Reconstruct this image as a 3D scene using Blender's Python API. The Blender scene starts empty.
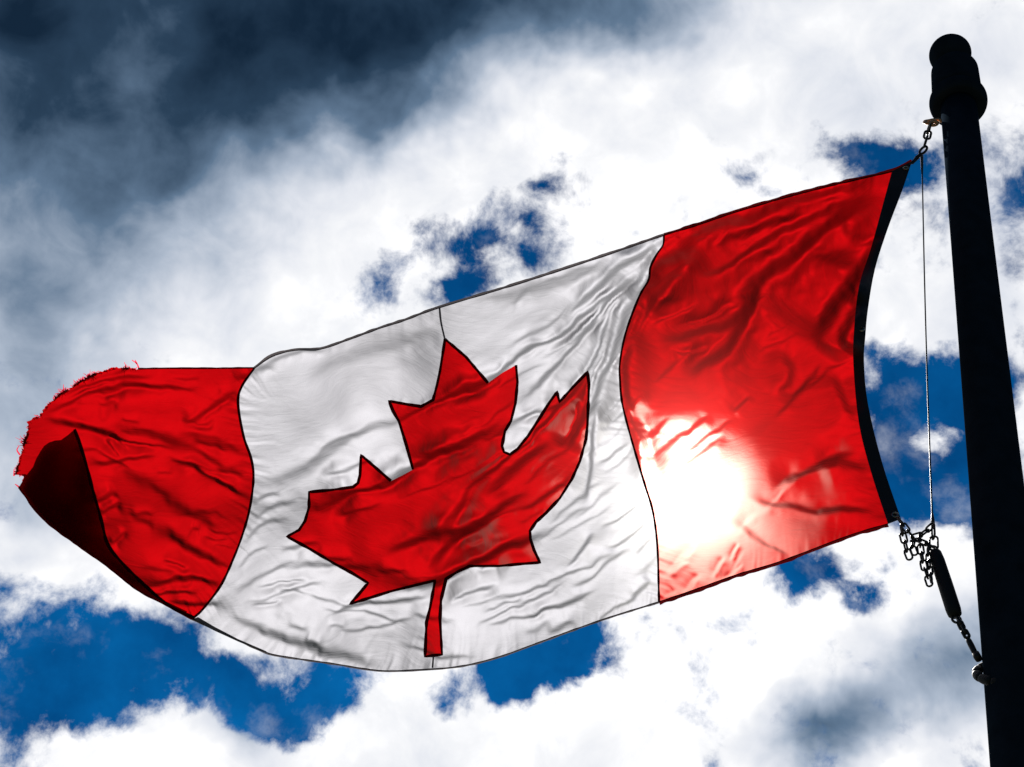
import bpy, bmesh, math, random
import numpy as np
from mathutils import Vector, Matrix
from mathutils.geometry import delaunay_2d_cdt

random.seed(7); rng = np.random.default_rng(11)
S = bpy.context.scene
COL = S.collection

# ------------------------------------------------------------------ camera
FPX = 1400.0
PITCH, ROLL = math.radians(45), math.radians(14.0)
cF = np.array([0, math.cos(PITCH), math.sin(PITCH)])
_r0 = np.array([1.0, 0, 0]); _u0 = np.array([0, -math.sin(PITCH), math.cos(PITCH)])
cR = math.cos(ROLL) * _r0 + math.sin(ROLL) * _u0
cU = -math.sin(ROLL) * _r0 + math.cos(ROLL) * _u0
EYE = np.array([0, 0, 1.6])
cam = bpy.data.cameras.new('camera'); cam_o = bpy.data.objects.new('camera', cam); COL.objects.link(cam_o)
cam.sensor_width = 36; cam.lens = 36 * FPX / 1024; cam.clip_end = 5000; cam.clip_start = 0.05
cam_o.matrix_world = Matrix(((cR[0], cU[0], -cF[0], EYE[0]), (cR[1], cU[1], -cF[1], EYE[1]),
                             (cR[2], cU[2], -cF[2], EYE[2]), (0, 0, 0, 1)))
S.camera = cam_o

def ray(x, y):
    x = np.asarray(x, float); y = np.asarray(y, float)
    return cF + np.multiply.outer((x - 512) / FPX, cR) - np.multiply.outer((y - 383.5) / FPX, cU)

# ------------------------------------------------------------------ sun, exposure
SUN_PX = (678, 452)
sd = ray(*SUN_PX); sd = sd / np.linalg.norm(sd)
SUN_EL = math.asin(sd[2]); SUN_AZ = math.atan2(sd[0], sd[1])
sun = bpy.data.lights.new('sun', 'SUN'); sun.energy = 5.0; sun.angle = math.radians(0.5); sun.color = (1, 0.96, 0.9)
sun_o = bpy.data.objects.new('sun', sun); COL.objects.link(sun_o)
sun_o.rotation_euler = Vector(sd.tolist()).to_track_quat('Z', 'Y').to_euler()
sun_o.location = (0, 0, 30)
vs = S.view_settings
vs.view_transform = 'Standard'; vs.look = 'None'; vs.exposure = 1.6; vs.gamma = 1.0; vs.use_curve_mapping = False
S.cycles.use_denoising = True
S.cycles.max_bounces = 10; S.cycles.transmission_bounces = 8; S.cycles.sample_clamp_indirect = 8

# ------------------------------------------------------------------ world: real sky with clouds by direction
W = bpy.data.worlds.new('World'); S.world = W; W.use_nodes = True
nt = W.node_tree; nt.nodes.clear()
class NT:
    def __init__(s, t): s.t = t
    def n(s, typ, **kw):
        o = s.t.nodes.new(typ)
        for k, v in kw.items(): setattr(o, k, v)
        return o
    def put(s, sock, v):
        if isinstance(v, bpy.types.NodeSocket): s.t.links.new(v, sock)
        elif v is not None: sock.default_value = v
    def m(s, op, a, b=None, c=None, clamp=False):
        o = s.n('ShaderNodeMath', operation=op, use_clamp=clamp)
        for i, v in enumerate((a, b, c)):
            if v is not None: s.put(o.inputs[i], v)
        return o.outputs[0]
    def vm(s, op, a, b=None, out=0):
        o = s.n('ShaderNodeVectorMath', operation=op)
        s.put(o.inputs[0], a)
        if b is not None: s.put(o.inputs[1], b)
        return o.outputs[out]
    def noise(s, vec, scale, detail=8, rough=0.55, dist=0.0, color=False, lac=2.0):
        o = s.n('ShaderNodeTexNoise'); s.put(o.inputs['Vector'], vec)
        o.inputs['Scale'].default_value = scale; o.inputs['Detail'].default_value = detail
        o.inputs['Roughness'].default_value = rough; o.inputs['Distortion'].default_value = dist
        o.inputs['Lacunarity'].default_value = lac
        return o.outputs['Color' if color else 'Fac']
    def ramp(s, fac, stops, interp='LINEAR'):
        o = s.n('ShaderNodeValToRGB'); s.put(o.inputs[0], fac); cr = o.color_ramp; cr.interpolation = interp
        while len(cr.elements) < len(stops): cr.elements.new(0.5)
        for e, (p, c) in zip(cr.elements, stops): e.position = p; e.color = (*c, 1)
        return o.outputs[0]
    def smooth(s, v, lo, hi, a=0.0, b=1.0):
        o = s.n('ShaderNodeMapRange', interpolation_type='SMOOTHSTEP'); s.put(o.inputs[0], v)
        for i, x in enumerate((lo, hi, a, b)): o.inputs[i + 1].default_value = x
        return o.outputs[0]
    def mix(s, fac, a, b, blend='MIX'):
        o = s.n('ShaderNodeMix', data_type='RGBA', blend_type=blend)
        s.put(o.inputs[0], fac); s.put(o.inputs[6], a); s.put(o.inputs[7], b)
        return o.outputs[2]
w = NT(nt)
D = w.n('ShaderNodeTexCoord').outputs['Generated']
dc = w.vm('DOT_PRODUCT', D, tuple(cF), 1); dr = w.vm('DOT_PRODUCT', D, tuple(cR), 1); du = w.vm('DOT_PRODUCT', D, tuple(cU), 1)
inv = w.m('DIVIDE', 1.4, w.m('MAXIMUM', dc, 0.1))
comb = w.n('ShaderNodeCombineXYZ')
w.put(comb.inputs[0], w.m('ADD', w.m('MULTIPLY', dr, inv), 0.512))
w.put(comb.inputs[1], w.m('SUBTRACT', 0.3835, w.m('MULTIPLY', du, inv)))
p0 = comb.outputs[0]
wn = w.vm('SUBTRACT', w.noise(D, 9, 4, 0.6, color=True), (0.5, 0.5, 0.5))
wn2 = w.vm('SUBTRACT', w.noise(D, 34, 5, 0.6, color=True), (0.5, 0.5, 0.5))
def scale(v, k):
    o = w.n('ShaderNodeVectorMath', operation='SCALE'); w.put(o.inputs[0], v); o.inputs['Scale'].default_value = k
    return o.outputs[0]
pw = w.vm('ADD', w.vm('ADD', p0, scale(wn, 0.07)), scale(wn2, 0.045))      # for cloud edges
ps = w.vm('ADD', p0, scale(wn, 0.16))                                       # for soft shading
# flatten the third axis of the warp
def flat(v): return w.vm('MULTIPLY', v, (1, 1, 0))
pw, ps = flat(pw), flat(ps)
def blobs(vec, lst, start):
    acc = start
    for (x, y, rx, ry, ang, amp) in lst:
        mp = w.n('ShaderNodeMapping', vector_type='TEXTURE'); w.put(mp.inputs['Vector'], vec)
        mp.inputs['Location'].default_value = (x / 1000, y / 1000, 0)
        mp.inputs['Rotation'].default_value = (0, 0, math.radians(ang))
        mp.inputs['Scale'].default_value = (rx / 1000, ry / 1000, 1)
        g = w.n('ShaderNodeTexGradient', gradient_type='SPHERICAL'); w.put(g.inputs[0], mp.outputs[0])
        acc = w.m('MULTIPLY_ADD', g.outputs['Fac'], amp, acc)
    return acc
# openings (negative) and cloud banks (positive): centre, radii, tilt, strength
OPEN = [
    (150, 60, 700, 330, -12, 1.2),
    (60, 690, 210, 150, 10, -1.25), (190, 690, 150, 75, 20, -0.75), (330, 690, 150, 70, 5, -1.1), (515, 685, 130, 62, -25, -1.6), (585, 645, 50, 35, -40, -0.9),
    (185, 740, 100, 80, 0, 1.4), (85, 765, 70, 40, 0, 0.8), (110, 670, 50, 30, 30, 0.4), (300, 775, 90, 55, 0, 0.7), (415, 755, 110, 110, -20, 1.7), (560, 790, 140, 135, 0, 1.5),
    (60, 560, 110, 50, 10, 0.5),
    (925, 415, 115, 110, -20, -1.35), (1005, 380, 90, 60, 0, -1.1), (890, 490, 80, 60, 0, -1.1), (990, 470, 80, 80, 0, -1.1),
    (935, 432, 55, 40, -15, 0.85), (1015, 420, 45, 60, 0, 0.8),
    (800, 575, 70, 40, -25, -1.1), (855, 605, 38, 28, 0, -0.9), (945, 505, 60, 40, 0, -0.45),
    (780, 70, 320, 110, -5, 0.55), (486, 238, 95, 66, -15, -1.1), (515, 190, 50, 42, 0, -0.6), (382, 288, 50, 60, 0, -0.9), (430, 238, 36, 34, 0, -0.5), (458, 292, 40, 36, 0, -0.6), (562, 172, 55, 45, 0, -0.55),
    (872, 158, 75, 45, 10, -0.85), (915, 165, 55, 35, 0, -0.6), (1012, 195, 60, 80, 0, -0.55), (905, 225, 60, 60, 0, -0.35),
    (930, 315, 110, 45, 0, 0.5),
]
DARK = [
    (720, 620, 300, 150, -15, -0.2), (700, 200, 260, 120, -15, -0.06),
    (120, 0, 620, 230, -8, 0.75), (440, -10, 330, 150, -12, 0.5), (0, 10, 190, 190, 0, 0.3), (160, 170, 340, 170, -22, 0.36), (20, 250, 260, 200, -15, 0.2), (55, 280, 120, 70, 20, 0.14),
    (0, 420, 170, 160, 0, 0.35), (130, 35, 90, 60, 60, -0.08), (20, 520, 120, 60, 0, 0.12), (640, 10, 260, 70, -5, 0.26), (930, 40, 180, 120, 0, 0.12),
    (905, 685, 150, 95, -20, 0.34), (830, 745, 110, 60, -10, 0.4), (985, 660, 90, 110, 0, 0.35), (985, 250, 110, 150, 0, 0.16), (800, 120, 220, 80, 0, 0.07),
    (250, 720, 90, 40, 0, 0.2), (420, 760, 60, 30, 0, 0.12), (330, 640, 50, 40, 0, 0.2),
]
front = w.smooth(dc, 0.45, 0.86)
ncl = w.noise(D, 7.0, 12, 0.62, 0.15)
nfine = w.noise(D, 26.0, 9, 0.62, 0.2)
bias = blobs(pw, OPEN, w.m('MULTIPLY_ADD', front, 0.42, 0.10))
dens = w.m('ADD', bias, w.m('MULTIPLY_ADD', ncl, 0.8, w.m('MULTIPLY_ADD', nfine, 2.3, -1.55)))
alpha = w.smooth(dens, -0.22, 0.46)
wisp = w.noise(w.vm('ADD', D, scale(wn, 0.03)), 17.0, 10, 0.62, 0.0)
alpha = w.m('MAXIMUM', alpha, w.smooth(wisp, 0.52, 0.82, 0.0, 0.34))
dk = blobs(ps, DARK, 0.02)
nsh = w.noise(D, 6.0, 9, 0.52, 0.1)
nsh2 = w.noise(D, 21.0, 8, 0.55, 0.3)
dk = w.m('MULTIPLY', dk, w.m('MULTIPLY_ADD', nsh, 0.8, 0.6))
dk = w.m('ADD', dk, w.m('MULTIPLY', w.m('SUBTRACT', nsh2, 0.42), 0.42))
dk = w.m('ADD', dk, w.m('MULTIPLY_ADD', front, -0.9, 0.9))               # unseen cloud behind the viewer, darkened to cut the front light
ccol = w.ramp(dk, [(0.0, (1.08, 1.08, 1.10)), (0.07, (0.93, 0.94, 0.97)), (0.18, (0.76, 0.79, 0.86)), (0.36, (0.42, 0.49, 0.60)), (0.58, (0.12, 0.19, 0.29)), (0.8, (0.024, 0.053, 0.098)), (1.0, (0.007, 0.020, 0.043))])
st = w.n('ShaderNodeTexSky', sky_type='NISHITA', sun_disc=False)
st.sun_elevation = SUN_EL; st.sun_rotation = SUN_AZ
st.altitude = 800; st.air_density = 1.0; st.dust_density = 0.0; st.ozone_density = 3.0
blue = w.mix(1.0, st.outputs[0], (0.0055, 0.20, 0.335, 1), 'MULTIPLY')
blue = w.mix(1.0, blue, w.ramp(w.noise(D, 11.0, 6, 0.6), [(0.3, (0.55, 0.62, 0.68)), (0.65, (1.3, 1.26, 1.2))]), 'MULTIPLY')
SKY = 0.06
EXPO = 2 ** -1.6
cl = scale(ccol, EXPO / SKY)
skyc = w.mix(alpha, blue, cl)
# ground half of the sky sphere stays dark (the lawn covers it anyway)
bg = w.n('ShaderNodeBackground'); w.put(bg.inputs[0], skyc); bg.inputs[1].default_value = SKY
out = w.n('ShaderNodeOutputWorld'); nt.links.new(bg.outputs[0], out.inputs[0])
W.cycles.sampling_method = 'MANUAL'; W.cycles.sample_map_resolution = 512

# ------------------------------------------------------------------ materials
def new_mat(name):
    m = bpy.data.materials.new(name); m.use_nodes = True; m.node_tree.nodes.clear()
    q = NT(m.node_tree); o = q.n('ShaderNodeOutputMaterial'); return m, q, o
def paint(name, col, rough=0.4, metal=0.0, var=0.3, nscale=40, bump=0.1, coat=0.0, spec=0.3):
    m, q, o = new_mat(name)
    tc = q.n('ShaderNodeTexCoord').outputs['Object']
    n1 = q.noise(tc, nscale, 6, 0.6)
    c = q.ramp(n1, [(0.25, tuple(x * (1 - var) for x in col)), (0.75, tuple(min(1, x * (1 + var)) for x in col))])
    b = q.n('ShaderNodeBsdfPrincipled'); q.put(b.inputs['Base Color'], c)
    q.put(b.inputs['Roughness'], q.m('MULTIPLY_ADD', n1, 0.25, rough - 0.12)); b.inputs['Metallic'].default_value = metal
    b.inputs['Coat Weight'].default_value = coat; b.inputs['Specular IOR Level'].default_value = spec
    bp = q.n('ShaderNodeBump'); bp.inputs['Strength'].default_value = bump; bp.inputs['Distance'].default_value = 0.002
    q.put(bp.inputs['Height'], q.noise(tc, nscale * 4, 4, 0.6)); q.put(b.inputs['Normal'], bp.outputs[0])
    m.node_tree.links.new(b.outputs[0], o.inputs[0]); return m
LOCAL = 0.40
def cloth(name, trans, refl, glow, gw, dw=0.25, ior=1.055, rough=0.85, wr=1.0, thru=(0.95, 0.42, 0.36), tw=0.0):
    """thin woven nylon: light spreads through it, with a narrower forward lobe through the weave"""
    m, q, o = new_mat(name)
    tc = q.n('ShaderNodeTexCoord').outputs['Object']
    mot = q.noise(tc, 9, 6, 0.6)
    thread = q.noise(tc, 900, 2, 0.5)
    v = q.m('MULTIPLY_ADD', mot, 0.24, q.m('MULTIPLY_ADD', thread, 0.3, 0.73))
    def shade(col): return q.vm('MULTIPLY', (col[0], col[1], col[2]), combine(q, v))
    bp = q.n('ShaderNodeBump'); bp.inputs['Strength'].default_value = 0.55; bp.inputs['Distance'].default_value = 0.006 * wr
    mp = q.n('ShaderNodeMapping'); q.put(mp.inputs[0], tc)
    mp.inputs['Rotation'].default_value = (0, math.radians(-32), 0); mp.inputs['Scale'].default_value = (1.0, 1.0, 3.2)
    wv = q.noise(mp.outputs[0], 11, 5, 0.55, 0.6)
    q.put(bp.inputs['Height'], q.m('ADD', wv, q.m('MULTIPLY', thread, 0.03)))
    # light that goes straight on between the yarns keeps to the sheet as a whole and follows each small crease only partly
    sheet = q.vm('NORMALIZE', q.vm('ADD', q.vm('MULTIPLY', bp.outputs[0], (LOCAL,) * 3), tuple(-(1 - LOCAL) * v for v in (math.sin(math.radians(20)), math.cos(math.radians(20)), 0.0))))
    t = q.n('ShaderNodeBsdfTranslucent'); q.put(t.inputs[0], shade(trans)); q.put(t.inputs['Normal'], bp.outputs[0])
    d = q.n('ShaderNodeBsdfDiffuse'); q.put(d.inputs[0], shade(refl)); q.put(d.inputs['Normal'], bp.outputs[0])
    r = q.n('ShaderNodeBsdfRefraction', distribution='GGX'); r.inputs['Color'].default_value = (*glow, 1)
    r.inputs['Roughness'].default_value = rough; r.inputs['IOR'].default_value = ior; q.put(r.inputs['Normal'], sheet)
    a = q.n('ShaderNodeMixShader'); a.inputs[0].default_value = dw
    q.put(a.inputs[1], t.outputs[0]); q.put(a.inputs[2], d.outputs[0])
    b = q.n('ShaderNodeMixShader'); b.inputs[0].default_value = gw
    q.put(b.inputs[1], a.outputs[0]); q.put(b.inputs[2], r.outputs[0])
    r2 = q.n('ShaderNodeBsdfRefraction', distribution='BECKMANN'); r2.inputs['Color'].default_value = (*thru, 1)
    r2.inputs['Roughness'].default_value = 0.74; r2.inputs['IOR'].default_value = 1.06; q.put(r2.inputs['Normal'], sheet)
    b1 = b; b = q.n('ShaderNodeMixShader'); b.inputs[0].default_value = tw
    q.put(b.inputs[1], b1.outputs[0]); q.put(b.inputs[2], r2.outputs[0])
    m.node_tree.links.new(b.outputs[0], o.inputs[0]); return m
def combine(q, v):
    c = q.n('ShaderNodeCombineXYZ')
    for i in range(3): q.put(c.inputs[i], v)
    return c.outputs[0]
M_RED = cloth('red_nylon', (0.148, 0.0004, 0.001), (0.05, 0.0006, 0.0012), (0.9, 0.10, 0.09), 0.0008, 0.10, tw=0.0026)
M_WHITE = cloth('white_nylon', (0.190, 0.190, 0.208), (0.15, 0.15, 0.17), (0.8, 0.8, 0.8), 0.0006, 0.12, wr=0.8, thru=(0.9, 0.9, 0.9), tw=0.0006)
M_REDSEAM = cloth('red_seam', (0.035, 0.0012, 0.0015), (0.03, 0.001, 0.002), (0.3, 0.05, 0.05), 0.0, 0.6)
M_WSEAM = cloth('white_seam', (0.05, 0.043, 0.045), (0.10, 0.09, 0.09), (0.3, 0.3, 0.3), 0.0, 0.6)
M_THREAD = cloth('red_thread', (0.30, 0.012, 0.03), (0.2, 0.012, 0.025), (0.6, 0.05, 0.08), 0.1, 0.1)
M_CANVAS = paint('black_canvas', (0.008, 0.009, 0.013), 0.9, nscale=60, bump=0.4)
M_POLE = paint('black_pole_paint', (0.010, 0.015, 0.022), 0.7, nscale=18, bump=0.12, spec=0.0)
M_STEEL = paint('dark_steel', (0.03, 0.026, 0.022), 0.5, 0.6, nscale=150)
M_COPPER = paint('bronze', (0.42, 0.22, 0.12), 0.4, 0.7, nscale=200)
M_ROPE = paint('dark_cable', (0.03, 0.03, 0.032), 0.6, nscale=200)
M_RUBBER = paint('black_rubber', (0.005, 0.005, 0.005), 0.7, nscale=80, bump=0.3)
M_BRASS = paint('dull_brass', (0.25, 0.22, 0.17), 0.4, 0.9)

# ------------------------------------------------------------------ object helpers
def mesh_obj(name, verts, faces, mat, parent=None, smooth=True):
    me = bpy.data.meshes.new(name); me.from_pydata([tuple(map(float, v)) for v in verts], [], [tuple(map(int, q)) for q in faces])
    if smooth: me.polygons.foreach_set('use_smooth', [True] * len(me.polygons))
    me.materials.append(mat); me.update()
    o = bpy.data.objects.new(name, me); COL.objects.link(o)
    if parent is not None: o.parent = parent; o.matrix_parent_inverse = Matrix.Translation(-parent.location)
    return o
def thing(name, label, cat, loc, group=None):
    o = bpy.data.objects.new(name, None); COL.objects.link(o); o.location = tuple(map(float, loc)); o.empty_display_size = 0.05
    o['label'] = label; o['category'] = cat
    if group: o['group'] = group
    return o
def tag(o, label, cat, group=None):
    o['label'] = label; o['category'] = cat
    if group: o['group'] = group
    return o
def tube_geo(pts, rad, seg=10, closed=False, caps=True):
    pts = np.asarray(pts, float); n = len(pts); rad = np.broadcast_to(rad, (n,))
    tan = np.zeros_like(pts)
    if closed: tan = np.roll(pts, -1, 0) - np.roll(pts, 1, 0)
    else: tan[1:-1] = pts[2:] - pts[:-2]; tan[0] = pts[1] - pts[0]; tan[-1] = pts[-1] - pts[-2]
    tan /= np.linalg.norm(tan, axis=1)[:, None] + 1e-12
    ref = np.array([0.31, -0.2, 0.93]); V = []; nrm = None
    for i in range(n):
        b = ref if nrm is None else nrm
        u = b - tan[i] * (b @ tan[i]); u /= np.linalg.norm(u); nrm = u; v = np.cross(tan[i], u)
        for k in range(seg):
            a = 2 * math.pi * k / seg; V.append(pts[i] + rad[i] * (math.cos(a) * u + math.sin(a) * v))
    Fc = []
    for i in range(n if closed else n - 1):
        j = (i + 1) % n
        for k in range(seg):
            l = (k + 1) % seg; Fc.append((i * seg + k, i * seg + l, j * seg + l, j * seg + k))
    if caps and not closed:
        Fc.append(tuple(range(seg - 1, -1, -1))); Fc.append(tuple((n - 1) * seg + k for k in range(seg)))
    return V, Fc
def tube(name, pts, rad, mat, parent=None, seg=10, closed=False):
    V, Fc = tube_geo(pts, rad, seg, closed); return mesh_obj(name, V, Fc, mat, parent)
def lathe(name, prof, base, mat, parent=None, seg=64, axis=(0, 0, 1)):
    """prof: (radius, height) pairs along axis from base"""
    ax = np.array(axis, float); ax /= np.linalg.norm(ax)
    u = np.cross(ax, [0.2, 1, 0.1]); u /= np.linalg.norm(u); v = np.cross(ax, u); V = []; Fc = []
    for (r, h) in prof:
        for k in range(seg):
            t = 2 * math.pi * k / seg; V.append(np.array(base) + ax * h + r * (math.cos(t) * u + math.sin(t) * v))
    for i in range(len(prof) - 1):
        for k in range(seg):
            l = (k + 1) % seg; Fc.append((i * seg + k, i * seg + l, (i + 1) * seg + l, (i + 1) * seg + k))
    Fc.append(tuple(range(seg - 1, -1, -1))); Fc.append(tuple((len(prof) - 1) * seg + k for k in range(seg)))
    return mesh_obj(name, V, Fc, mat, parent)

# ------------------------------------------------------------------ ground (below the view; its bounce lights the pole)
gm, q, o = new_mat('lawn')
tc = q.n('ShaderNodeTexCoord').outputs['Object']
b = q.n('ShaderNodeBsdfPrincipled'); b.inputs['Roughness'].default_value = 0.9
q.put(b.inputs['Base Color'], q.ramp(q.noise(tc, 3, 8, 0.65), [(0.3, (0.014, 0.018, 0.010)), (0.7, (0.03, 0.035, 0.022))]))
gm.node_tree.links.new(b.outputs[0], o.inputs[0])
G = 3000
gr = mesh_obj('ground', [(-G, -G, 0), (G, -G, 0), (G, G, 0), (-G, G, 0)], [(0, 1, 2, 3)], gm, smooth=False); gr['kind'] = 'structure'

# ------------------------------------------------------------------ flagpole
AX = EYE + ray(959, 110) * 4.6            # a point on the pole axis, just under the cap
pole = thing('flagpole', 'tall black tapered flagpole with a ball finial on its collar', 'flagpole', (AX[0], AX[1], 0))
ZT = AX[2]
lathe('shaft', [(0.082, 0.0), (0.080, 0.4), (0.0735, 2.0), (0.0675, 3.2), (0.0625, 4.3), (0.0595, 5.0), (0.0575, ZT + 0.04)], (AX[0], AX[1], 0), M_POLE, pole, 72)
pr = [(0.055, 0.034)]
for t in np.linspace(-0.5, 0.5, 15) * math.pi: pr.append((0.079 + 0.0135 * math.cos(t), 0.062 + 0.032 * math.sin(t)))
lathe('collar', pr, (AX[0], AX[1], ZT - 0.015), M_POLE, pole, 72)
pr = [(0.0805, 0.07), (0.0795, 0.12), (0.0775, 0.225)]
for t in np.linspace(0.15, 1, 8) * math.pi / 2: pr.append((0.050 + 0.0275 * math.cos(t), 0.228 + 0.035 * math.sin(t)))
lathe('cap', pr, (AX[0] - 0.002, AX[1], ZT), M_POLE, pole, 72)
BR = 0.0705; pr = []
for t in np.linspace(-0.97, 1.0, 28) * math.pi / 2: pr.append((max(1e-4, BR * math.cos(t)), 0.345 + BR * math.sin(t)))
lathe('ball_finial', pr, (AX[0] - 0.012, AX[1], ZT), M_POLE, pole, 72)

# ------------------------------------------------------------------ the flag's cloth: a sheet flying from the pole
BETA = math.radians(20)
FD = np.array([-math.cos(BETA), math.sin(BETA), 0]); FN = np.cross(FD, [0, 0, 1.0])
def plane_t(x, y):
    r = ray(x, y); return ((AX - EYE) @ FN) / (r @ FN)
def at(x, y, off=0.0):
    """point on the vertical sheet that flies from the pole; off: metres towards the viewer"""
    x = np.asarray(x, float); y = np.asarray(y, float)
    t = plane_t(x, y) - off; return EYE + ray(x, y) * t[..., None]

# creases seen in the cloth: points along the crease, half width, steepness
CREASE = [
 # hoist panel
 ([(890,176),(837,192),(790,204),(735,222),(664,246)], 9, 2.5), ([(878,192),(817,214),(769,236),(742,257),(719,270),(690,279)], 7, 2.8),
 ([(890,192),(844,213),(817,233),(790,257),(766,276),(746,289),(722,306)], 12, 3.0), ([(770,275),(742,313),(715,328),(678,338),(655,342)], 9, 2.6),
 ([(765,287),(742,323),(725,347),(700,368),(684,380)], 11, 2.4), ([(868,258),(844,293),(824,323),(806,345)], 16, 2.4), ([(866,300),(846,330),(835,350)], 12, 1.8),
 ([(702,242),(668,262),(652,278),(636,306)], 12, 2.8), ([(690,266),(664,286),(640,318)], 8, 1.8), ([(634,330),(624,370),(630,420)], 9, 1.5), ([(700,300),(672,318),(650,326)], 3.5, 1.5),
 ([(745,497),(790,507),(817,512),(844,508),(884,511)], 5.9, 1.2), ([(860,452),(830,458),(800,476),(770,490)], 6, 1.2), ([(728,520),(759,540),(792,556)], 5.9, 1.0),
 ([(722,555),(712,578)], 3, 2), ([(700,573),(684,596)], 4, 2), ([(738,542),(728,560)], 2.5, 1.8), ([(676,590),(664,600)], 2.5, 1.6), ([(745,565),(720,580)], 3, 1.4), ([(690,560),(668,575)], 3, 1.2),
 ([(870,470),(840,462),(815,468)], 7, 1.1), ([(860,420),(842,400),(830,370)], 9, 1.0), ([(640,410),(650,470),(662,500)], 7, 1.4), ([(660,490),(664,510)], 2.5, 2), ([(628,400),(640,440),(655,480)], 5, 1.5),
 ([(880,230),(858,270),(852,310)], 8, 1.2), ([(780,345),(790,375),(775,400)], 9, -1.0), ([(740,300),(700,322),(668,330)], 3.5, 1.6), ([(712,345),(690,352),(668,350)], 3, 1.3),
 # white panel right of the leaf
 ([(660,241),(621,268),(587,297),(565,323)], 6, 2.4), ([(652,252),(621,284),(587,311),(560,335),(522,356),(487,383),(434,402),(397,420),(370,430)], 5, 3.0),
 ([(648,260),(607,301),(573,349),(539,386),(515,408)], 5, 2.2), ([(640,278),(614,308),(596,350),(588,374),(560,404),(535,432),(510,456),(485,476),(468,490),(448,522)], 5, 2.6),
 ([(645,275),(622,325),(606,370),(590,415),(583,440)], 6, 2.0), ([(597,395),(594,430),(592,470),(582,510)], 5, 1.6), ([(608,330),(580,418)], 4, 1.6), ([(578,300),(548,325),(505,352)], 4, 1.0), 
 ([(640,300),(618,352),(600,372)], 3, 1.3), ([(648,262),(600,312),(566,346)], 3, 1.2), ([(570,400),(545,410),(512,424)], 3, 1.5), ([(630,250),(580,275),(525,292),(470,302)], 8, 0.7), ([(600,262),(540,285)], 4, 0.8),
 # leaf
 ([(512,419),(472,437),(438,454),(410,470),(380,484),(346,492),(309,503)], 6, 2.7), ([(480,440),(440,452),(407,460)], 5, 1.4), ([(360,490),(330,500),(308,515)], 7, 1.3),
 ([(530,488),(499,509),(459,535),(440,557),(422,575)], 7, 2.2), ([(557,528),(513,546),(470,566),(432,582),(390,592)], 6, 2.3), ([(470,490),(450,520),(444,550)], 7, 1.3), ([(500,510),(470,530),(420,540),(380,560)], 8, 1.4),
 ([(586,400),(578,425),(566,452)], 8, 2.6), ([(580,396),(572,425),(560,450)], 4, 2.0), ([(555,440),(520,462),(480,500)], 9, 1.6),
 # white panel lower and left
 ([(437,593),(395,603),(353,606),(322,618)], 5, 1.3), ([(222,609),(260,628),(300,645),(340,656),(385,665)], 9, 0.8), ([(597,533),(580,552),(566,570)], 4, 1.2), ([(625,545),(600,560),(535,588),(484,605)], 3, 1.1),
 ([(652,578),(641,588),(628,596)], 4, 0.9), ([(650,520),(625,540),(604,548)], 3, 1.3), ([(640,500),(618,520),(600,530)], 3, 1.0), ([(600,590),(560,606),(520,618)], 4, 1.2), ([(500,585),(470,592),(448,604)], 4, 1.1), ([(575,575),(530,600),(470,628)], 3, 1.0),
 ([(420,612),(380,628),(330,630)], 4, 0.9), ([(300,560),(262,575),(232,596)], 5, 0.9), ([(330,580),(290,592),(240,604)], 4, 0.8),
 ([(300,500),(275,507),(256,522)], 4, 1.4), ([(290,515),(262,528),(244,545)], 4, 1.2), ([(282,495),(268,496),(254,505)], 3, 1.2), ([(270,545),(250,556),(236,570)], 3, 1.0),
 ([(400,418),(353,437),(315,462),(280,480),(256,485)], 8, 0.9), ([(372,432),(340,440),(300,470)], 4, 0.9), ([(330,352),(300,354),(275,362),(256,378)], 5, 1.3), ([(430,340),(360,350),(300,385)], 12, 0.45), ([(440,330),(400,345)], 6, 0.5),
 # fly panel
 ([(40,419),(75,426),(138,442),(178,450)], 4.5, 2.6), ([(44,416),(83,396),(125,387),(190,388)], 4.5, 2.4), ([(240,388),(210,409),(182,424)], 5, 1.8),
 ([(86,467),(122,461),(160,456)], 5, 1.7), ([(164,455),(186,464),(221,483),(252,498)], 5, 1.9), ([(176,461),(200,468),(222,473)], 2.5, 1.2), ([(150,522),(200,554),(236,574)], 7, 1.0), ([(250,478),(200,454),(150,434),(90,424)], 9, 0.8), ([(246,455),(215,440),(175,432)], 7, 0.8), ([(110,462),(165,496),(235,540)], 9, 0.6), ([(140,587),(192,579),(228,588)], 5, 2.0), ([(145,594),(200,593)], 3, 1.7),
 ([(92,505),(118,492)], 4, 2.0), ([(98,517),(122,503)], 4, 2.0), ([(110,545),(128,532)], 3, 1.5), ([(103,438),(122,459)], 3, 1.0), ([(114,436),(130,450)], 3, 0.9), ([(95,450),(132,470)], 3, 0.8), ([(60,395),(100,382),(160,378)], 5, 1.4), ([(215,470),(245,475)], 3, 1.3), ([(190,440),(230,450)], 5, 1.2), ([(160,560),(190,570)], 4, 1.0), ([(430,500),(150,512),(-150,530)], 55, 0.30), ([(260,612),(180,592),(90,560)], 22, 0.32), ([(860,215),(780,235),(690,285)], 30, 0.4), ([(650,420),(640,370),(650,330)], 22, 0.3), ([(440,590),(390,575),(340,560)], 20, 0.4), ([(250,590),(300,630),(360,655)], 20, 0.35),
 ([(225,600),(200,606),(165,600)], 4, 1.4), ([(235,520),(205,512),(175,515)], 4, 0.8), ([(240,535),(205,530)], 3, 0.9), ([(236,550),(210,545)], 3, 0.9),
]
PUCKER = []
def flow_at(x, y):
    c = sn = 0
    for (fx, fy, an) in FLOW:
        g = 1 / ((x - fx) ** 2 + (y - fy) ** 2 + 400.0); c += g * math.cos(2 * math.radians(an)); sn += g * math.sin(2 * math.radians(an))
    return 0.5 * math.atan2(sn, c)
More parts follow.
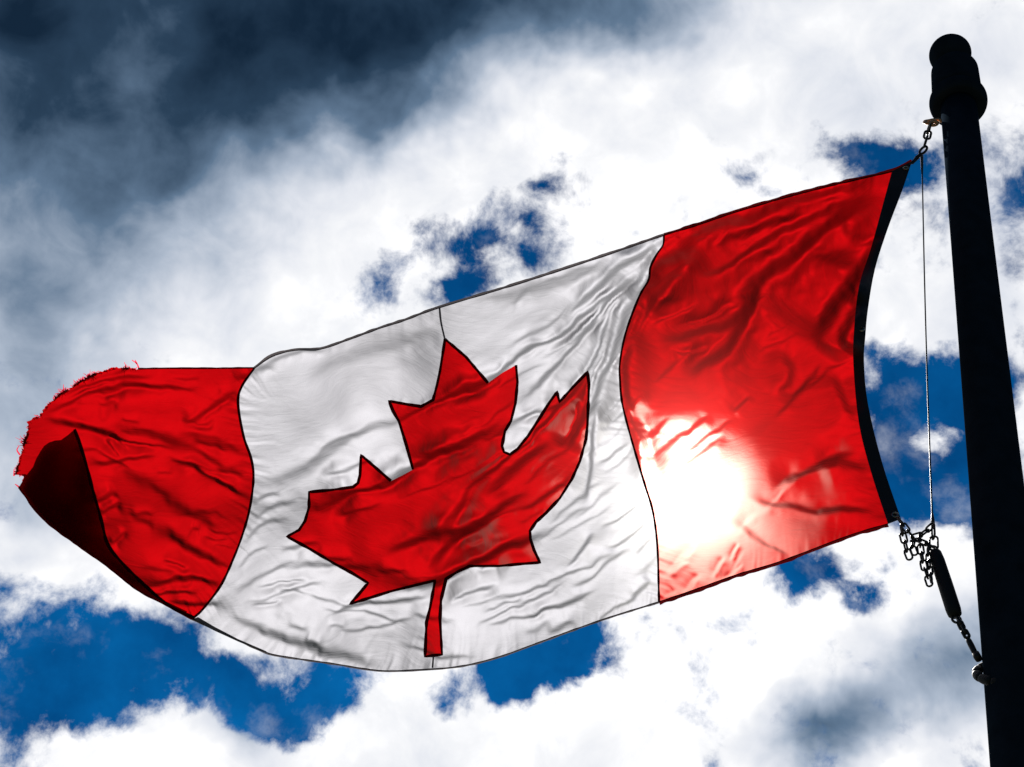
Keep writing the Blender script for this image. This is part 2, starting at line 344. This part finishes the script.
def small_creases():
    r = random.Random(23); o = []
    while len(o) < 170:
        x = r.uniform(60, 880); y = r.uniform(180, 660)
        if 245 < x < 435 and y < 455 + 0.1 * (x - 245): continue
        L = r.uniform(20, 100) * (0.5 if x < 250 else 1); pts = [(x, y)]; a0 = flow_at(x, y) + r.gauss(0, 0.16); n = 4
        for i in range(n):
            a = a0 * 0.4 + 0.6 * flow_at(*pts[-1]) + r.gauss(0, 0.12)
            pts.append((pts[-1][0] + L / n * math.cos(a), pts[-1][1] + L / n * math.sin(a)))
        o.append((pts, r.uniform(2.4, 5.0), r.uniform(0.3, 1.0)))
    return o
def seg_dist(X, Y, pts):
    """signed distance (up-left positive) and fraction along a polyline"""
    pts = np.asarray(pts, float); L = np.concatenate([[0], np.cumsum(np.linalg.norm(np.diff(pts, axis=0), axis=1))])
    best = np.full(X.shape, 1e9); sg = np.zeros(X.shape); fr = np.zeros(X.shape)
    for i in range(len(pts) - 1):
        a, b2 = pts[i], pts[i + 1]; d = b2 - a; l2 = d @ d
        t = np.clip(((X - a[0]) * d[0] + (Y - a[1]) * d[1]) / l2, 0, 1)
        ex = X - a[0] - t * d[0]; ey = Y - a[1] - t * d[1]; ds = np.hypot(ex, ey)
        c = (d[0] * ey - d[1] * ex); k = ds < best
        best[k] = ds[k]; sg[k] = np.sign(c)[k]; fr[k] = ((L[i] + t * math.sqrt(l2)) / L[-1])[k]
    return best * sg, fr
def smooth_pts(pts, n=6):
    pts = np.asarray(pts, float)
    if len(pts) < 3: return pts
    P = np.vstack([2 * pts[0] - pts[1], pts, 2 * pts[-1] - pts[-2]]); o = []
    for i in range(1, len(P) - 2):
        for t in np.linspace(0, 1, n, endpoint=False):
            o.append(0.5 * ((2 * P[i]) + (P[i + 1] - P[i - 1]) * t + (2 * P[i - 1] - 5 * P[i] + 4 * P[i + 1] - P[i + 2]) * t * t + (-P[i - 1] + 3 * P[i] - 3 * P[i + 1] + P[i + 2]) * t ** 3))
    o.append(pts[-1]); return np.array(o)
# value noise on a lattice, for wrinkles
_lat = {}
def vnoise(x, y, seed):
    if seed not in _lat: _lat[seed] = np.random.default_rng(seed).random((256, 256))
    L = _lat[seed]; xi = np.floor(x).astype(int); yi = np.floor(y).astype(int); fx = x - xi; fy = y - yi
    fx = fx ** 3 * (fx * (fx * 6 - 15) + 10); fy = fy ** 3 * (fy * (fy * 6 - 15) + 10)
    g = lambda i, j: L[(yi + j) % 256, (xi + i) % 256]
    return (g(0, 0) * (1 - fx) + g(1, 0) * fx) * (1 - fy) + (g(0, 1) * (1 - fx) + g(1, 1) * fx) * fy - 0.5
FLOW = [(700, 250, -30), (800, 220, -24), (640, 320, -55), (760, 420, -50), (830, 480, 5), (700, 560, -60), (600, 560, -35), (500, 600, -22), (400, 620, 12), (300, 620, 18), (260, 520, -28), (320, 440, -22), (450, 450, -30), (540, 330, -38), (420, 350, -18), (150, 420, 15), (180, 520, 20), (190, 590, -8), (100, 390, -18), (560, 480, -45)]
def H(X, Y):
    """depth of the cloth (in picture units, away from the viewer) relative to the flat sheet"""
    X = np.asarray(X, float); Y = np.asarray(Y, float); h = np.zeros(X.shape)
    if not EXTRA: EXTRA.extend(small_creases())
    for pts, wd, k in CREASE + EXTRA:
        if pts[-1][0] > pts[0][0]: pts = pts[::-1]
        p = np.asarray(pts, float) if len(pts) == 5 and wd < 5.01 else smooth_pts(pts, 3); x0, y0 = p.min(0) - 7 * wd - 4; x1, y1 = p.max(0) + 7 * wd + 4
        m = (X > x0) & (X < x1) & (Y > y0) & (Y < y1)
        if not m.any(): continue
        d, fr = seg_dist(X[m], Y[m], p)
        # wander and uneven width so that no crease is ruler-straight
        ww = (0.38 if wd < 6 else 0.47) * wd * (1.2 + (0.9 if wd < 8 else 4.0 / wd) * vnoise(X[m] / 26, Y[m] / 26, 5))
        if wd >= 20: ww = 0.56 * wd + 0 * ww
        d = d + 5.0 * vnoise(X[m] / 22, Y[m] / 22, 3) + 2.0 * vnoise(X[m] / 8, Y[m] / 8, 9)
        tp = np.clip(np.minimum(fr, 1 - fr) / 0.28, 0, 1); tp = tp * tp * (3 - 2 * tp)
        t = d / ww
        h[m] += KREL * k * ww * tp * np.tanh(t) * np.exp(-(np.abs(t) / 4.0) ** 1.5)
    # broad billows along the fly
    s = X * 0.985 - Y * 0.17; h += 9 * np.sin(s / 62.0 + 0.6) + 7 * np.sin(s / 41 + Y / 120 + 1.2)
    h += (60 * vnoise(X / 95 + 3, Y / 95, 1) + 15 * vnoise(X / 45, Y / 45, 2)) * (0.4 + 0.6 * np.clip((X - 200) / 140, 0, 1))
    # fine wrinkles that follow the pull of the cloth
    wsum = np.zeros(X.shape); cx = np.zeros(X.shape); sx = np.zeros(X.shape)
    for (fx, fy, an) in FLOW:
        g = 1 / ((X - fx) ** 2 + (Y - fy) ** 2 + 900.0); wsum += g; cx += g * math.cos(2 * math.radians(an)); sx += g * math.sin(2 * math.radians(an))
    acc = np.zeros(X.shape)
    for an in range(-90, 90, 15):       # blend of directional noises, weighted by nearness to the local direction
        A = math.radians(an); sim = np.clip((cx * math.cos(2 * A) + sx * math.sin(2 * A)) / wsum, 0, 1) ** 14
        u = X * math.cos(A) + Y * math.sin(A); v = -X * math.sin(A) + Y * math.cos(A)
        acc += sim * (16 * np.abs(vnoise(u / 70, v / 15, 21 + an + 90)) ** 0.8 + 9 * vnoise(u / 60, v / 11, 121 + an + 90) + 5.0 * vnoise(u / 34, v / 5.5, 300 + an))
    calm = 1 - 0.75 * np.exp(-(((X - 345) / 95) ** 2 + ((Y - 395) / 60) ** 2) ** 2)
    h += calm * acc * (0.3 + 0.9 * (vnoise(X / 70, Y / 70, 77) + 0.5))
    # puckers that run out from the stitching
    for pts, reach, amp, pitch, sd in PUCKER:
        p = smooth_pts(pts, 4); L = np.linalg.norm(np.diff(p, axis=0), axis=1).sum()
        x0, y0 = p.min(0) - 4 * reach; x1, y1 = p.max(0) + 4 * reach; m = (X > x0) & (X < x1) & (Y > y0) & (Y < y1)
        if not m.any(): continue
        d, fr = seg_dist(X[m], Y[m], p); sl = fr * L + 0.35 * d + 3 * vnoise(X[m] / 15, Y[m] / 15, sd + 5)
        rc = reach * (0.5 + 1.6 * (vnoise(sl / (pitch * 1.7), 0 * sl + 7.3, sd + 1) + 0.5))
        h[m] += amp * (vnoise(sl / pitch, np.abs(d) / (reach * 3), sd) + 0.6 * vnoise(sl / pitch * 1.9, np.abs(d) / (reach * 3), sd + 2)) * np.exp(-(np.abs(d) / rc) ** 1.2)
    return h
KREL = 3.8
EXTRA = []
def depth(X, Y, extra=0.0):
    X = np.asarray(X, float); Y = np.asarray(Y, float); t = plane_t(X, Y)
    return t + (H(X, Y) + extra) * t / FPX
def cloth_pt(X, Y, extra=0.0, off=0.0):
    X = np.asarray(X, float); Y = np.asarray(Y, float)
    return EYE + ray(X, Y) * (depth(X, Y, extra) - off)[:, None]

def resample(pts, step):
    pts = np.asarray(pts, float); o = []
    for i in range(len(pts) - 1):
        n = max(1, int(round(np.linalg.norm(pts[i + 1] - pts[i]) / step)))
        for k in range(n): o.append(pts[i] + (pts[i + 1] - pts[i]) * k / n)
    o.append(pts[-1]); return np.array(o)
def inside(X, Y, poly):
    r = np.zeros(X.shape, bool); n = len(poly); j = n - 1
    for i in range(n):
        xi, yi = poly[i]; xj, yj = poly[j]
        c = (yi > Y) != (yj > Y)
        with np.errstate(divide='ignore', invalid='ignore'):
            r ^= c & (X < (xj - xi) * (Y - yi) / (yj - yi if yj != yi else 1e-12) + xi)
        j = i
    return r
def edge_dist(X, Y, poly):
    d, _ = seg_dist(X, Y, np.vstack([poly, poly[:1]])); return np.abs(d)
def panel(name, poly, mat, parent, holes=(), step=1.6, extra=None, off=0.0, cut=None):
    """a cut piece of cloth: dense triangulation inside an outline"""
    rings = [np.asarray(poly)] + [np.asarray(hh) for hh in holes]
    V2 = []; E = []
    for r in rings:
        b0 = len(V2); V2 += [tuple(v) for v in r]; E += [(b0 + i, b0 + (i + 1) % len(r)) for i in range(len(r))]
    mn = rings[0].min(0); mx = rings[0].max(0)
    gx, gy = np.meshgrid(np.arange(mn[0], mx[0], step), np.arange(mn[1], mx[1], step * 0.866))
    gx = gx + (np.arange(gx.shape[0]) % 2)[:, None] * step / 2
    gx, gy = gx.ravel(), gy.ravel()
    k = inside(gx, gy, rings[0])
    for hh in rings[1:]: k &= ~inside(gx, gy, hh)
    gx, gy = gx[k], gy[k]
    k = edge_dist(gx, gy, rings[0][::2]) > step * 0.7
    for hh in rings[1:]: k &= edge_dist(gx, gy, hh) > step * 0.7
    V2 += list(zip(gx[k], gy[k]))
    vo, eo, fo, *_ = delaunay_2d_cdt([Vector((float(a), float(c))) for a, c in V2], E, [], 0, 1e-4)
    P = np.array([(v.x, v.y) for v in vo]); T = np.array([t for t in fo if len(t) == 3])
    cen = P[T].mean(1); k = inside(cen[:, 0], cen[:, 1], rings[0])
    for hh in rings[1:]: k &= ~inside(cen[:, 0], cen[:, 1], hh)
    if cut is not None: k &= ~inside(cen[:, 0], cen[:, 1], cut)
    T = T[k]
    ex = extra(P[:, 0], P[:, 1]) if extra is not None else 0.0
    return mesh_obj(name, cloth_pt(P[:, 0], P[:, 1], ex, off), T, mat, parent)
def strip(name, pts, wl, wr, mat, parent, off=0.003, extra=None, sm=True, taper=False):
    """a sewn band along a line: wl/wr = reach to either side in picture units"""
    p = resample(smooth_pts(pts) if sm else np.asarray(pts, float), 2.0)
    k = np.r_[True, np.linalg.norm(np.diff(p, axis=0), axis=1) > 1e-3]; p = p[k]
    tn = np.gradient(p, axis=0); tn /= np.linalg.norm(tn, axis=1)[:, None] + 1e-9; nr = np.c_[-tn[:, 1], tn[:, 0]]
    cols = []
    cross = [(-wl, 0.0), (-wl * 0.5, 1.0), (0.5 * (wr - wl) * 0.2, 1.15), (wr * 0.5, 1.0), (wr, 0.0)]
    n = len(p); jit = 1 + 0.5 * vnoise(p[:, 0] / 7, p[:, 1] / 7, 41)
    for c, hgt in cross:
        xy = p + nr * (c * jit)[:, None]; ex = extra(xy[:, 0], xy[:, 1]) if extra is not None else 0.0
        cols.append(cloth_pt(xy[:, 0], xy[:, 1], ex, off * (0.35 + 0.65 * hgt)))
    V = np.vstack(cols); Fc = []
    for a in range(len(cross) - 1):
        for i in range(n - 1): Fc.append((a * n + i, a * n + i + 1, (a + 1) * n + i + 1, (a + 1) * n + i))
    return V, Fc
def strip_obj(name, pts, wl, wr, mat, parent, **kw):
    V, Fc = strip(name, pts, wl, wr, mat, parent, **kw); return mesh_obj(name, V, Fc, mat, parent)
def cat(*a): return np.vstack([np.asarray(x, float) for x in a])

TOP_H = [(892,171),(837,184),(790,196),(735,212),(700,224),(664,235)]
TOP_W = [(664,235),(600,257),(520,283),(439,307.5),(405,320),(380,328),(350,339),(320,349),(295,350),(272,356),(254.5,368)]
TOP_F = [(254.5,368),(215,368.5),(170,368.5),(138,369)]
SEAM1 = [(664,235),(663,245),(657,254),(650.5,267),(648.5,280),(639,297),(626,332),(620,362),(620,380),(622,402),(628,427),(636,455),(645,485),(653,512),(657.5,548),(659,602)]
SEAM2 = [(254.5,368),(242,386),(238,403),(243.5,436),(251,458),(253.5,478),(250,507),(243,533),(234,557),(221,585),(203,609),(192,619)]
BOT_H = [(888,524),(860,532),(837,540),(803,553),(776,563),(736,575),(700,588),(659,602)]
BOT_W = [(659,602),(600,620.5),(535,644),(505,655),(477,663),(455,667),(433,669),(389,671),(362,668.5),(335,664),(280,656),(262,651),(238,640),(215,629),(192,619)]
SIL = [(192,619),(170,607),(138,590),(114,571),(92,555),(72,541),(54,528),(42,517),(33,507),(26,497),(19,487)]
FRAY = [(138,369),(125,367.5),(113,368),(102,371),(91,375.5),(80,381),(70,388),(62,392),(55,398),(48,404),(43,410),(39,416),(33,418),(28,421),(27,434),(23.5,443),(20,457),(17,467),(15,475),(25,476),(22,482),(19,487)]
HEAD_IN = [(892,171),(883,204),(871,248),(859,286),(854,330),(853.5,367),(859,424),(871,472),(888,524)]
HEAD_OUT = [(912,161),(902,191),(888,228),(875,269),(868,309),(865.5,335),(864,362),(868,404),(882,462),(901,519)]
LEAF = [(445,339),(466,357),(488,383),(502,373),(516,365),(517.5,382),(515.5,403),(511,421),(505,431),(502,446),(504,452),(510,454.5),(517.5,449),(528,436),(539,419),(549,403),(557,392),(559.5,402),(573,387),(587.5,372),(589,384),(588.5,398),(588,411),(587.5,424),(586,439),(580,461),(572,479),(560,498),(546,513),(536,522),(530,531),(530.5,539),(534,550),(540,562.5),(520,564),(499,566),(470,566),(457,572),(446,579),(441,600),(440,619),(442,654.5),(425,656.5),(426.5,622),(430,608),(435,580.5),(412,586),(390,591.5),(350,604),(359,594),(368,583),(352,573),(335,564),(310,549),(287,536.5),(299,530),(305,521),(309,507),(309,492),(331,490),(353,487),(358,483),(360,475),(361,455),(376,468),(391,481),(403,475),(413,469.5),(406,444),(399,421.5),(393,411),(389,401),(405,404),(421,406.5),(433,400),(437,385),(440,371)]
PUCKER += [(SEAM1, 15, 4.5, 4.0, 501), (SEAM2, 13, 5, 4.0, 511), (TOP_H, 9, 4, 6, 521), (TOP_W, 8, 3, 7, 531), (BOT_H, 8, 3.5, 6, 541), (BOT_W, 12, 6, 7, 551), (HEAD_IN, 9, 4, 7, 561), (LEAF, 5, 2.0, 5, 571)]
leafP = resample(np.array(LEAF + LEAF[:1]), 2.2)[:-1]
sm1, sm2 = resample(smooth_pts(SEAM1, 4), 2.2), resample(smooth_pts(SEAM2, 4), 2.2)
R = lambda pts: resample(smooth_pts(pts, 4), 2.2)
def ring(*parts):
    o = [parts[0]]
    for p in parts[1:]: o.append(p[1:])
    p = np.vstack(o); return p[:-1] if np.linalg.norm(p[0] - p[-1]) < 1e-6 else p
fray = resample(np.array(FRAY), 2.0)
fray[1:-1] += rng.normal(0, 0.7, (len(fray) - 2, 2))
hoistP = ring(R(TOP_H), sm1, R(BOT_H)[::-1], R(HEAD_IN)[::-1])
whiteP = ring(R(TOP_W), sm2, R(BOT_W)[::-1], sm1[::-1])
flyP = ring(R(TOP_F), fray, R(SIL)[::-1], sm2[::-1])
headP = ring(R(HEAD_OUT), np.array([(901,519),(888,524)]), R(HEAD_IN)[::-1], np.array([(892,171),(912,161)]))

flag = thing('flag', 'red and white maple leaf flag with frayed fly end streaming from the flagpole', 'flag', at(905, 340))
panel('hoist_panel', hoistP, M_RED, flag)['label'] = 'red hoist panel with the sun glaring through it'
panel('white_panel', whiteP, M_WHITE, flag, holes=[leafP])
panel('maple_leaf', leafP, M_RED, flag)['label'] = 'red maple leaf creased by diagonal folds'
panel('fly_panel', flyP, M_RED, flag)['label'] = 'red fly panel with a torn fringed edge'
panel('heading', headP, M_CANVAS, flag, step=3, off=0.004)
# seams and hems: folded double cloth, dark against the light
strip_obj('hem', cat([(912,161)], TOP_H), 1.0, 2.2, M_REDSEAM, flag)
strip_obj('hem', TOP_W, 1.0, 1.8, M_WSEAM, flag)
strip_obj('hem', cat(TOP_F), 0.6, 1.2, M_REDSEAM, flag)
strip_obj('hem', BOT_H, 3.0, 0.8, M_REDSEAM, flag)
strip_obj('hem', BOT_W, 1.2, 0.8, M_WSEAM, flag)
strip_obj('seam', SEAM1, 1.1, 1.1, M_REDSEAM, flag)
strip_obj('seam', SEAM2, 1.2, 1.2, M_REDSEAM, flag)
strip_obj('seam', [(439.5,307.5),(441,322),(445,340)], 0.9, 0.9, M_WSEAM, flag)
strip_obj('seam', [(433.5,655),(432.5,668)], 0.8, 0.8, M_WSEAM, flag)
# leaf stitching, broken where a pleat runs over the outline
gaps = [((488,383),(516,365)), ((391,481),(413,469.5))]
runs = []; cur = []
idx = {p: i for i, p in enumerate(LEAF)}
skip = set()
for a2, b2 in gaps:
    for i in range(idx[a2], idx[b2]): skip.add(i)
Vs, Fs = [], []
for i in range(len(LEAF)):
    if not cur: cur = [LEAF[i]]
    if i in skip:
        if len(cur) > 1: runs.append(cur)
        cur = []
    else: cur.append(LEAF[(i + 1) % len(LEAF)])
if len(cur) > 1: runs.append(cur)
for r in runs:
    V, Fc = strip('leaf_seam', r, 1.5, 1.5, M_REDSEAM, flag, sm=False); b0 = sum(len(v) for v in Vs)
    Vs.append(V); Fs += [tuple(b0 + i for i in q2) for q2 in Fc]
mesh_obj('leaf_seam', np.vstack(Vs), Fs, M_REDSEAM, flag)

# lower fly corner curled up over the front of the cloth
FLAP = cat([(75,429),(81,445),(88,469),(94,492),(102,520),(108,543),(122,562),(136,577),(151,590),(171,606),(194,617),(192,619.5)], SIL[1:], [(25,477),(29,472),(33,467),(36,459),(40,452),(44,446),(49,442.5),(55,440.5),(61,440),(68,435)])
flapP = resample(np.vstack([FLAP, FLAP[:1]]), 2.2)[:-1]
silr = R(SIL)
def curl(k, base):
    def fn(X, Y):
        d, _ = seg_dist(X, Y, silr); d = np.abs(d)
        return -(base + k * np.sqrt(np.clip(d, 0, None) + 0.2) * 3.0) + 30 * vnoise(X / 34, Y / 34, 51) * np.clip(d / 15, 0, 1)
    return fn
panel('folded_corner', flapP, M_RED, flag, extra=curl(1.7, 1.0))['label'] = 'fly corner folded over and dark in its own shade and that of an added layer'
strip_obj('folded_hem', [(75,429),(81,445),(88,469),(94,492),(102,520),(108,543),(122,562),(151,590),(171,606),(194,617)], 1.0, 2.2, M_REDSEAM, flag, extra=curl(1.7, 1.0))
strip_obj('folded_hem', SIL, 1.2, 1.2, M_REDSEAM, flag, off=0.008)
def inset(poly, k, c): return c + (poly - c) * k
fc = flapP.mean(0)
panel('hidden_dimming_layer', inset(flapP, 0.93, fc + np.array([-4, 6])), M_RED, flag, step=2.4, extra=curl(0.9, 0.6))  # unseen cloth layer added between fly and folded corner to darken the corner
CW = cat([(192,619.5),(198,617),(215,627),(238,639),(267,651.5),(262,651.5),(238,641.5),(215,631)])
panel('curled_hem', resample(np.vstack([CW, CW[:1]]), 2.2)[:-1], M_WSEAM, flag, step=2, extra=lambda X, Y: -4 + 0 * X)
# frayed threads along the torn edge
Vs, Fs, nv = [], [], 0
fr2 = resample(np.array(FRAY), 1.0)
def ribbon(p, wd, off):
    """a flat torn thread: one layer of yarn"""
    tn = np.gradient(p, axis=0); tn /= np.linalg.norm(tn, axis=1)[:, None] + 1e-9; nr = np.c_[-tn[:, 1], tn[:, 0]]; wd = np.asarray(wd)[:, None]
    a = cloth_pt(*(p + nr * wd / 2).T, 0, off); b2 = cloth_pt(*(p - nr * wd / 2).T, 0, off); n = len(p)
    return list(a) + list(b2), [(i, i + 1, n + i + 1, n + i) for i in range(n - 1)]
cin = np.array([110, 450.0])
for _ in range(1100):
    i = rng.integers(1, len(fr2) - 1); c = fr2[i]; tn = fr2[i + 1] - fr2[i - 1]; nr = np.array([tn[1], -tn[0]]); nr = nr / (np.linalg.norm(nr) + 1e-9)
    if nr @ (c - cin) < 0: nr = -nr
    dens = vnoise(np.array([c[0] / 7]), np.array([c[1] / 7]), 61)[0] + 0.5
    if rng.random() > dens ** 2 * 2.2: continue
    L = rng.uniform(1.2, 4.2) * (0.3 + 1.1 * dens); an = rng.normal(0.2, 0.9); dv = np.array([nr[0] * math.cos(an) - nr[1] * math.sin(an), nr[0] * math.sin(an) + nr[1] * math.cos(an)])
    side = np.array([-dv[1], dv[0]]) * rng.normal(0, 0.7)
    tt = np.linspace(0, 1, 7)[:, None]
    p = c - nr * 1.5 + dv * L * tt + side * L * tt * tt + np.cumsum(rng.normal(0, 0.18, (7, 2)), 0)
    V, Fc = ribbon(p, np.linspace(1.0, 0.35, 7) * rng.uniform(0.5, 1.5), 0.002 + 0.006 * rng.random())
    Vs += V; Fs += [tuple(nv + i2 for i2 in f2) for f2 in Fc]; nv += len(V)
for pts in ([(139,369),(137,364),(132,360)], [(137,364),(135,360)], [(19,487),(15,484)], [(14,476),(14,469)], [(20,455),(17,450),(19,446)]):
    p = smooth_pts(pts, 4) if len(pts) > 2 else np.array(pts, float); V, Fc = ribbon(p, np.linspace(1.8, 0.7, len(p)), 0.004); Vs += V; Fs += [tuple(nv + i2 for i2 in f2) for f2 in Fc]; nv += len(V)
ft = mesh_obj('frayed_threads', Vs, Fs, M_THREAD, flag); ft['kind'] = 'stuff'
# eyelets in the heading
def circle(c, r, n, e1, e2): return [np.array(c) + r * (math.cos(t) * e1 + math.sin(t) * e2) for t in np.linspace(0, 2 * math.pi, n, endpoint=False)]
for (x, y) in ((906, 168), (895, 515), (861, 329)):
    c = cloth_pt([x], [y], 0, 0.008)[0]
    tube('grommet', circle(c, 0.007, 20, FD, np.array([0, 0, 1.0])), 0.0028, M_BRASS, flag, 8, True)

# ------------------------------------------------------------------ halyard hardware
def hp(x, y, off=0.0): return at(np.array(x, float), np.array(y, float), off)
def link_mesh(L, Wd, r):
    pts = []; rr = Wd / 2; hl = L / 2 - rr
    for t in np.linspace(-math.pi / 2, math.pi / 2, 9): pts.append((hl + rr * math.cos(t), rr * math.sin(t), 0))
    for t in np.linspace(math.pi / 2, 1.5 * math.pi, 9): pts.append((-hl + rr * math.cos(t), rr * math.sin(t), 0))
    V, Fc = tube_geo(pts, r, 8, True); return V, Fc
def chain(name, label, pts2, L, r, mat, group=None, ratio=0.45):
    P = hp(*zip(*resample(smooth_pts(pts2), 0.5)), off=0.004)
    root = thing(name, label, 'chain', P[0], group)
    acc = np.concatenate([[0], np.cumsum(np.linalg.norm(np.diff(P, axis=0), axis=1))])
    pitch = L - 2.6 * r; n = max(1, int(round(acc[-1] / pitch))); pitch = acc[-1] / n
    L = pitch + 2.6 * r; V, Fc = link_mesh(L, L * ratio, r); first = None
    for i in range(n):
        a0 = np.array([np.interp(i * pitch, acc, P[:, k]) for k in range(3)]); a1 = np.array([np.interp((i + 1) * pitch, acc, P[:, k]) for k in range(3)])
        tx = Vector(a1 - a0).normalized(); base = Vector(cF); base = (base - tx * base.dot(tx)).normalized()
        rot = Matrix.Rotation(math.radians(28 if i % 2 else 100) + random.uniform(-.25, .25), 3, tx); z = rot @ base; y = z.cross(tx)
        mtx = Matrix((tx, y, z)).transposed().to_4x4(); mtx.translation = Vector((a0 + a1) / 2) - Vector(P[0])
        if first is None:
            o = mesh_obj('link', V, Fc, mat, root); first = o
        else:
            o = first.copy(); COL.objects.link(o); o.parent = root
        o.matrix_parent_inverse = Matrix(); o.matrix_basis = mtx
    return root
E1, E2 = -FD, np.array([0, 0, 1.0])
# bronze shackle on the truck
sh = thing('shackle', 'small bronze shackle hanging under the pole cap', 'shackle', hp(931, 122))
for i, (x, y, an) in enumerate(((928.5, 122, 0.4), (933.5, 123.5, -0.5))):
    tube('ring', circle(hp(x, y), 0.0125, 20, E1, E2 * 0.7 + cF * 0.5 * (-1) ** i), 0.0055, M_COPPER, sh, 8, True)
tube('pin', hp([926, 932, 938.5, 943], [121.5, 120.2, 119.6, 121.5]), 0.006, M_COPPER, sh, 8)
chain('upper_chain', 'short dark chain between bronze shackle and oval ring at the flag top', [(929.5,126),(927,137),(925,144)], 0.044, 0.0038, M_STEEL)
oval = [hp(923.3, 150.2) + 0.0105 * math.cos(t) * (E1 * 0.95 + E2 * 0.25) + 0.021 * math.sin(t) * (E2 * 0.97 + E1 * 0.3) for t in np.linspace(0, 2 * math.pi, 24, endpoint=False)]
tag(tube('oval_ring', oval, 0.0042, M_STEEL, None, 8, True), 'oval steel ring where flag top and cable meet', 'ring')
sn = thing('snap_hook', 'dark snap hook joining the flag top corner to the oval ring', 'snap hook', hp(916, 158))
tube('hook', hp([921.5, 919.5, 917, 914.5, 912.5, 909.5], [153.8, 155.2, 157.5, 160, 162, 164.5]), [0.003, 0.0055, 0.007, 0.0045, 0.0045, 0.003], M_STEEL, sn, 10)
tube('gate', hp([919, 916, 912.5], [157.8, 160.4, 163.6], 0.004), 0.0028, M_STEEL, sn, 8)
cab = thing('halyard_cable', 'thin dark halyard cable hanging between the flag hoist and pole', 'cable', hp(922, 157))
ys = np.linspace(158, 523, 40); xs = 922 + (ys - 158) / 365 * 10.6 - 1.2 * np.sin((ys - 158) / 365 * math.pi)
tube('cable', hp(xs, ys), 0.0021, M_ROPE, cab, 8)
tube('splice', hp([921.8, 922.0, 922.2], [156, 165, 174]), [0.005, 0.0042, 0.0026], M_ROPE, cab, 10)
tube('splice', hp([932.2, 932.7, 933.2], [512, 519, 527]), [0.0022, 0.0042, 0.005], M_ROPE, cab, 10)
# lower chains
GL = 'chains hanging under the lower flag corner'
chain('chain', 'dark chain sagging from the lower flag corner to the cable end', [(898.5,519),(905,527),(914,537.5),(922,534),(928,529.5),(933,525)], 0.030, 0.0025, M_STEEL, GL)
chain('chain', 'short chain end dangling nearest the flag corner', [(901,526),(903.5,538),(907,551),(910,558.5)], 0.030, 0.0025, M_STEEL, GL)
chain('chain', 'longest loose chain end dangling beside the black weight', [(919,538),(921,552),(924,567),(928,579),(930,585)], 0.030, 0.0025, M_STEEL, GL)
chain('chain', 'chain end dangling close against the black weight', [(928,548),(928.5,560),(930,572),(931.5,581)], 0.028, 0.0024, M_STEEL, GL)
chain('chain', 'tiny two-link chain end in the middle of the tangle', [(914,540),(912.5,548),(915,554)], 0.028, 0.0024, M_STEEL, GL)
chain('chain', 'chain running down from the cable end to the black weight', [(933,526),(933.5,536),(934,549)], 0.038, 0.0026, M_STEEL, GL)
chain('chain', 'sideways chain tying the tangle to the weight ring', [(912,541),(920,541),(927,544),(933,547)], 0.022, 0.0026, M_STEEL, GL)
# counterweight
wt = thing('counterweight', 'black cylindrical counterweight slung between the chains and the pole', 'weight', hp(943, 582))
A, B = hp(934.5, 551), hp(955.5, 616.5); Lw = np.linalg.norm(B - A); axw = (B - A) / Lw
pr = [(0.006, 0.0), (0.012, 0.002), (0.0145, 0.007), (0.0165, 0.03), (0.0172, Lw * 0.5), (0.0172, Lw - 0.02), (0.0155, Lw - 0.006), (0.011, Lw - 0.001), (0.005, Lw)]
lathe('weight_body', pr, A, M_RUBBER, wt, 32, axw)
ex = np.cross(axw, cF); ex /= np.linalg.norm(ex)
tube('eye', circle(A - axw * 0.007, 0.0085, 18, axw, ex), 0.0026, M_STEEL, wt, 8, True)
tube('eye', circle(B + axw * 0.008, 0.0095, 18, axw, ex), 0.0030, M_STEEL, wt, 8, True)
chain('connecting_chain', 'short dark chain from the weight down to the swivel at the pole', [(958,619),(962,627),(967,636)], 0.022, 0.0036, M_STEEL)
sw = thing('swivel', 'dark barrel swivel reaching from the chain to the pole strap', 'swivel', hp(972, 646))
tube('barrel', hp([967, 969, 971, 974, 977], [637, 641, 645, 651, 656.5]), [0.004, 0.0065, 0.007, 0.0065, 0.0065], M_STEEL, sw, 12)
tube('collar', hp([975.5, 977.5, 979], [653, 657, 660]), [0.008, 0.0088, 0.0075], M_STEEL, sw, 12)
# beaded strap slung round the pole
def pix(p):
    d = np.asarray(p) - EYE; z = d @ cF; return 512 + FPX * (d @ cR) / z, 383.5 - FPX * (d @ cU) / z
rs = thing('retainer_strap', 'beaded black retainer strap looped loosely round the pole', 'strap', (AX[0], AX[1], 3.55))
lat = np.array([1.0, 0.0, 0]); tow = np.array([AX[0], AX[1], 0]); tow = -tow / np.linalg.norm(tow); lat = np.cross(tow, [0, 0, 1.0]); lat = lat if lat[0] > 0 else -lat
RC = np.array([AX[0], AX[1], 3.50]); TIL = math.radians(52)
e2 = tow * math.cos(TIL) - np.array([0, 0, 1.0]) * math.sin(TIL)
RR = 0.079
tube('cord', circle(RC, RR, 60, lat, e2), 0.004, M_ROPE, rs, 8, True)
nb = 14; first = None
pb = [(0.004, -0.019)] + [(0.0075 + 0.0035 * math.cos(t), 0.0175 * math.sin(t)) for t in np.linspace(-1, 1, 9) * math.pi / 2] + [(0.004, 0.019)]
for i in range(nb):
    t = 2 * math.pi * i / nb + 0.2; c = RC + RR * (math.cos(t) * lat + math.sin(t) * e2); tg = -math.sin(t) * lat + math.cos(t) * e2
    lathe('bead', pb, c, M_RUBBER, rs, 16, tg)
